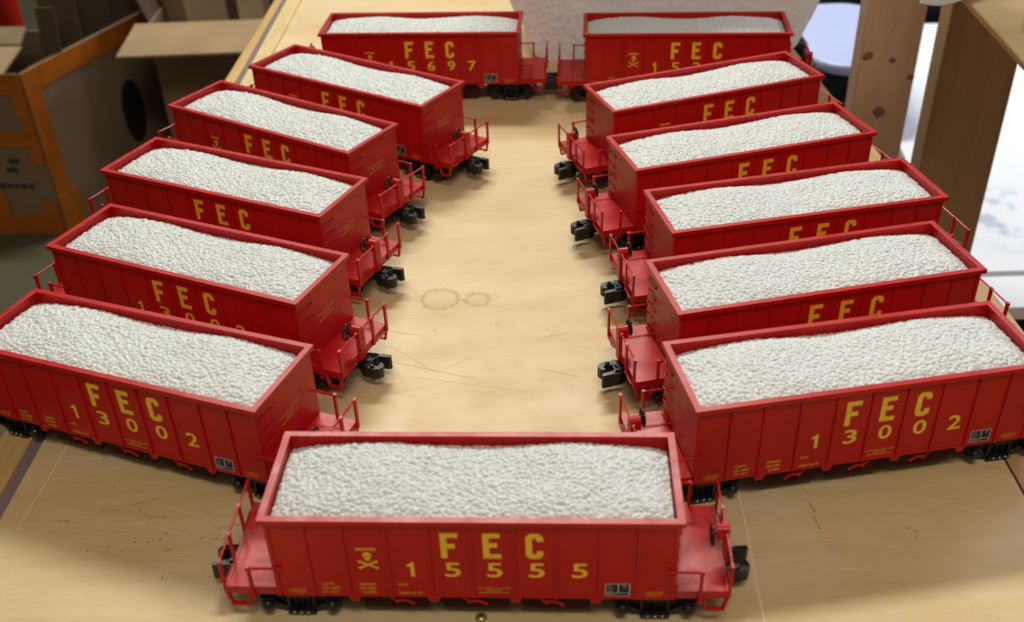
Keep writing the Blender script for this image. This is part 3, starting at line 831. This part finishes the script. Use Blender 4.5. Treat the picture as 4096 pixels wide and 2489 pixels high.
g = MB(); slab(g, C1+top*.85+V*1.0, U*.95, Vector((.0, .06, -.05)), .005); sub(g, 'flap', M['card'], box1)
g = MB(); slab(g, C1+top+Vector((-.075, .215, -.004)), U*.85, Vector((-.02, .10, .010)), .005); sub(g, 'flap', M['card'], box1)
g = MB()
nF = Vector((-.09, -.99, 0))*.003; nR = Vector((.93, -.37, 0))*.003
def tape(o_, a, b, nrm): slab(g, o_+nrm*1.0, a, b, .0012)
up = Vector((0, 0, 1))
tape(C1+up*.365, V*.98, up*.050, nR*.4+Vector((.001, 0, 0)))
tape(C1+up*.365, U.normalized()*.06, up*.052, nF*1.2)
tape(C1+up*.02, V.normalized()*.048, up*.395, nR*.6+Vector((.002, 0, 0)))
tape(C1+up*.235, U*.45, up*.038, nF*1.3); tape(C1+up*.19, U.normalized()*.030, up*.18, nF*1.6)
tape(C1+U*.20+up*.18, U.normalized()*.06, up*.06, nF*1.7)
tape(C1, U, up*.055, nF*1.3); tape(C1+U*.20, U.normalized()*.065, up*.115, nF*1.7); tape(C1, U.normalized()*.04, up*.09, nF*2)
tape(C1, V.normalized()*.07, up*.10, nR*1.4)
sub(g, 'packing_tape', M['tape'], box1)
rr = random.Random(3)
for k in range(9):
    g = MB(); q = C1+U*(.07+.030*k)+up*(.128+.0)+nF*2; slab(g, q, U.normalized()*.013, up*rr.uniform(.008, .014), .0008); sub(g, 'printed_mark', M['ink'], box1)
for q_, s_ in ((.10, .196), (.115, .172), (.34, .186)): g = MB(); slab(g, C1+U*q_+up*s_+nF*2, U.normalized()*.028, up*.010, .0008); sub(g, 'printed_mark', M['ink'], box1)
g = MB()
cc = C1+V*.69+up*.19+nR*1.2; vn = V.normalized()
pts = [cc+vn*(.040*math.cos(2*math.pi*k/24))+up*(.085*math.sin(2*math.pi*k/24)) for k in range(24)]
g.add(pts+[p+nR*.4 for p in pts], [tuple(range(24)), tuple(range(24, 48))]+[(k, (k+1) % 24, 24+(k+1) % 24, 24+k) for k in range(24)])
sub(g, 'painted_hand_hole', M['hole_shade'], box1)  # dark oval laid on the face; inner shade painted, nothing cut out

# second box stuffed with cardboard strips
X0, X1, Y0, Y1, HH = -.860, -.30, 2.53, 2.95, .445
g = MB()
t_ = .006
g.box(X0, X1, Y0, Y0+t_, F, F+HH); g.box(X0, X1, Y1-t_, Y1, F, F+HH); g.box(X0, X0+t_, Y0+t_, Y1-t_, F, F+HH); g.box(X1-t_, X1, Y0+t_, Y1-t_, F, F+HH); g.box(X0+t_, X1-t_, Y0+t_, Y1-t_, F+.001, F+.007)
box2 = g.build('cardboard_box', M['card'])
tag(box2, 'open cardboard box stuffed with strips, its light front flap folded out by the workbench', 'cardboard box')
g = MB(); slab(g, (X0-.025, Y0-.006, F+HH), (X1-X0+.045, 0, 0), (-.004, -.165, -.02), -.006); sub(g, 'flap', M['card_light'], box2, 'light brown front flap folded outward')
g = MB(); slab(g, (X0-.004, Y0+.02, F+HH), (0, Y1-Y0-.04, 0), (-.05, 0, .16), .005); sub(g, 'flap', M['card_shaded'], box2)
g = MB(); slab(g, (X0+.335, Y0-.004, F+HH-.135), (.10, 0, 0), (0, 0, .10), .001); slab(g, (X0+.475, Y0-.004, F+HH-.135), (.05, 0, 0), (0, 0, .10), .001)
sub(g, 'paper_label', M['label_blue'], box2)
rr = random.Random(21)
for k in range(18):
    x = X0+.04+.024*k; wd = rr.uniform(.045, .08)
    lean = rr.uniform(-.16, -.02) if k < 9 else rr.uniform(-.03, .05)
    y = rr.uniform(Y0+.05, Y1-.16)
    g = MB(); slab(g, (x, y, F+.05), (wd, rr.uniform(-.03, .03), 0), (lean, rr.uniform(.04, .16), rr.uniform(.46, .62)), .005)
    o = g.build('cardboard_strip', M['card_light'] if rr.random() < .65 else M['card'])  # lighter copy paints in brightness where strips get little light
    tag(o, 'flat cardboard strip standing on end in the open box beside the workbench', 'cardboard strip', 'cardboard strips standing in the box')
# loose strips in the taped box
for k, (q, s_, wd_, ln) in enumerate(((-.02, .26, .045, .03), (.04, .45, .09, .0), (.06, .62, .10, .02), (.03, .84, .09, .03))):
    g = MB(); slab(g, C1+U*(q+.12)+V*s_+up*.05, U.normalized()*-wd_, Vector((ln, .03+.02*k, .47+.02*(k % 3))), .005)
    o = g.build('cardboard_sheet', M['card_shaded'])  # box-interior shade painted into the sheet
    tag(o, 'cardboard sheet with painted-in shade leaning inside the orange-taped box', 'cardboard sheet', 'cardboard sheets leaning in the taped box')
# added dark backdrop box hiding the lit floor behind, and a red cloth
g = MB(); g.box(-1.36, -.42, 3.10, 3.60, F, F+.62); o = g.build('dark_backdrop_box', M['card_shaded'], None, .004)
g = MB(); g.box(-.93, -.86, 3.098, 3.0992, F+.1, F+.6); g.build('packing_tape', M['card'], o)
tag(o, 'added dark backdrop box standing behind the two open cardboard boxes', 'cardboard box')
g = MB(); slab(g, (-1.95, 2.42, F+.42), (.62, .02, 0), (0, .16, -.01), .006); sub_ = None
b3 = g.build('cardboard_flap_sheet', M['card_light'])
tag(b3, 'light brown loose cardboard sheet lying by the left frame edge behind the taped box corner', 'cardboard sheet')
g = MB()
nn = 40
vs = []; fs = []
for i in range(nn+1):
    for j in range(nn+1):
        u, v = i/nn, j/nn
        vs.append((-2.15+.765*u, 3.06+.05*math.sin(u*17)+.03*math.sin(u*31+v*4), F+.95*v))
for i in range(nn):
    for j in range(nn):
        a = i*(nn+1)+j; fs.append((a, a+1, a+nn+2, a+nn+1))
g.add(vs, fs); o = g.build('red_cloth', M['redcloth'], None, smooth=True)
sm = o.modifiers.new('thick', 'SOLIDIFY'); sm.thickness = .006
tag(o, 'red cloth hanging behind the cardboard boxes in the upper left corner', 'cloth')

# ------------------------------------------------------------------ right background
def post(name, x0, x1, y, z0, z1, mat, label, knots):
    g = MB(); g.box(x0, x1, y, y+.038, z0, z1)
    o = g.build(name, mat, None, .002)
    for kx, kz, r_ in knots:
        k = MB(); k.lathe([(r_, 0), (r_*.6, -.0006), (.0002, -.0008)], (kx, y-.0001, kz), 'y', 28)
        w_ = rnd.uniform(0, 6); k.v = [(kx+(a-kx)*(1+.10*math.sin(2*math.atan2(c-kz, a-kx)+w_)), b, kz+(c-kz)*(.90+.10*math.cos(2*math.atan2(c-kz, a-kx)+w_))) for a, b, c in k.v]
        k.build('knot', M['knot'], o, smooth=True)
    tag(o, label, 'wooden post', 'upright wooden posts beside the workbench')
    return o
post('wooden_post', .567, .660, 1.60, -.75, 1.2, M['post'], 'knotty upright wooden post nearer the pale chair, left of the other post', [(.5793, -.0898, .0085), (.6197, -.0984, .0055), (.6540, -.1283, .0055), (.6126, -.186, .0100)])
post('wooden_post', .592, .697, 1.355, -.75, 1.2, M['post2'], 'wide brown upright wooden post under the slanting brace', [])
# slanting brace
g = MB()
nb = Vector((0, -.55, .835))
q = [Vector(p) for p in ((.5017, 1.1704, .1634), (.5157, 1.1470, .1479), (.5596, 1.0765, .1012), (.6200, .9850, .0405), (.82, .9850, .0405), (.82, 1.26, .2222), (.5017, 1.26, .2222))]
k = len(q); g.add(q+[p-nb*.010 for p in q], [tuple(range(k)), tuple(range(2*k-1, k-1, -1))]+[(i_, (i_+1) % k, k+(i_+1) % k, k+i_) for i_ in range(k)])
o = g.build('wooden_brace', M['brace'], None, .002)
tag(o, 'light wooden brace with a slanted end jutting in at the upper right corner', 'wooden brace')
g = MB()
cur = [(.4560, .1510), (.4596, .1506), (.4700, .1486), (.4793, .1478), (.4925, .1499), (.5027, .1533), (.5151, .1589), (.535, .171), (.56, .190)]
n = len(cur)-1; vs = []; fs = []
for a, b in cur: vs += [(a, 1.13, b), (a+.010, 1.20, b+.045)]
for i in range(n): fs.append((2*i, 2*i+1, 2*i+3, 2*i+2))
g.add(vs, fs); o = g.build('paper_sheet', M['paper_sheet'], None, smooth=True)
sm = o.modifiers.new('thick', 'SOLIDIFY'); sm.thickness = .0018
tag(o, 'curled white paper edge hanging over the wooden brace at the top right', 'paper sheet')
# white table
wt = empty('white_table', (1.2, 2.0, F)); tag(wt, 'bright white low table with faint bluish smudges beyond the wooden posts', 'table')
def wparts(g, name, mat, bevel=0, label=None):
    g.v = [(a-1.2, b-2.0, c-F) for a, b, c in g.v]; o = g.build(name, mat, wt, bevel)
    if label: o['label'] = label
    return o
zt = -.45
g = MB(); g.prism([(.772, 1.515), (1.9, 1.50), (2.05, 2.72), (.905, 2.745)], zt-.025, zt); wparts(g, 'table_top', M['white_lam'], .002)
g = MB(); g.prism([(.760, 1.405), (1.9, 1.40), (1.9, 1.488), (.770, 1.500)], zt-.025, zt); wparts(g, 'table_leaf', M['white_lam'], .002)
g = MB()
for x, y in ((.84, 1.47), (1.8, 1.46), (1.0, 2.65), (1.9, 2.6)): g.box(x-.02, x+.02, y-.02, y+.02, F, zt-.026)
wparts(g, 'leg', M['dark_rubber'])
# pale seat on black base
ch = empty('chair', (.75, 2.29, F)); tag(ch, 'chair with a rounded pale blue-white seat on a black base, behind the knotty post', 'chair')
def rrect(x0, x1, y0, y1, r_, n=8):
    out = []
    for cx_, cy_, a0 in ((x1-r_, y1-r_, 0), (x0+r_, y1-r_, 90), (x0+r_, y0+r_, 180), (x1-r_, y0+r_, 270)):
        out += [(cx_+r_*math.cos(R(a0+90*i/n)), cy_+r_*math.sin(R(a0+90*i/n))) for i in range(n+1)]
    return out
def cparts(g, name, mat, bevel=0):
    g.v = [(a-.75, b-2.29, c-F) for a, b, c in g.v]; return g.build(name, mat, ch, bevel)
g = MB(); g.prism(rrect(.655, .885, 2.085, 2.49, .085), -.325, -.30); cparts(g, 'seat', M['pale_plastic'], .008)
g = MB(); g.prism(rrect(.645, .835, 2.10, 2.44, .05), -.745, -.330); cparts(g, 'base', M['black_fabric'], .01)
g = MB(); g.box(.612, .662, 2.19, 2.33, -.60, -.285); cparts(g, 'armrest', M['black_fabric'], .01)
# bin put in as a dark backdrop behind white table
g = MB(); g.prism(rrect(.95, 1.65, 2.80, 3.25, .04), F, -.30); o = g.build('backdrop_bin', M['dark_rubber'], None, .006)
g = MB(); g.prism(rrect(.94, 1.66, 2.79, 3.26, .045), -.30, -.285); g.build('lid', M['dark_rubber'], o, .003)
tag(o, 'black storage bin added as a dark backdrop behind the white table', 'storage bin')
# brown cardboard slab on the floor in front of the white table
g = MB(); g.prism(rrect(.60, 1.5, .85, 1.385, .01, 3), F, -.52); o = g.build('low_chest', M['post'], None, .004)
g = MB(); g.prism(rrect(.595, 1.505, .845, 1.39, .012, 3), -.52, -.505); g.build('chest_lid', M['post'], o, .002)
tag(o, 'brown wooden chest at the right frame edge in front of the white table', 'chest')
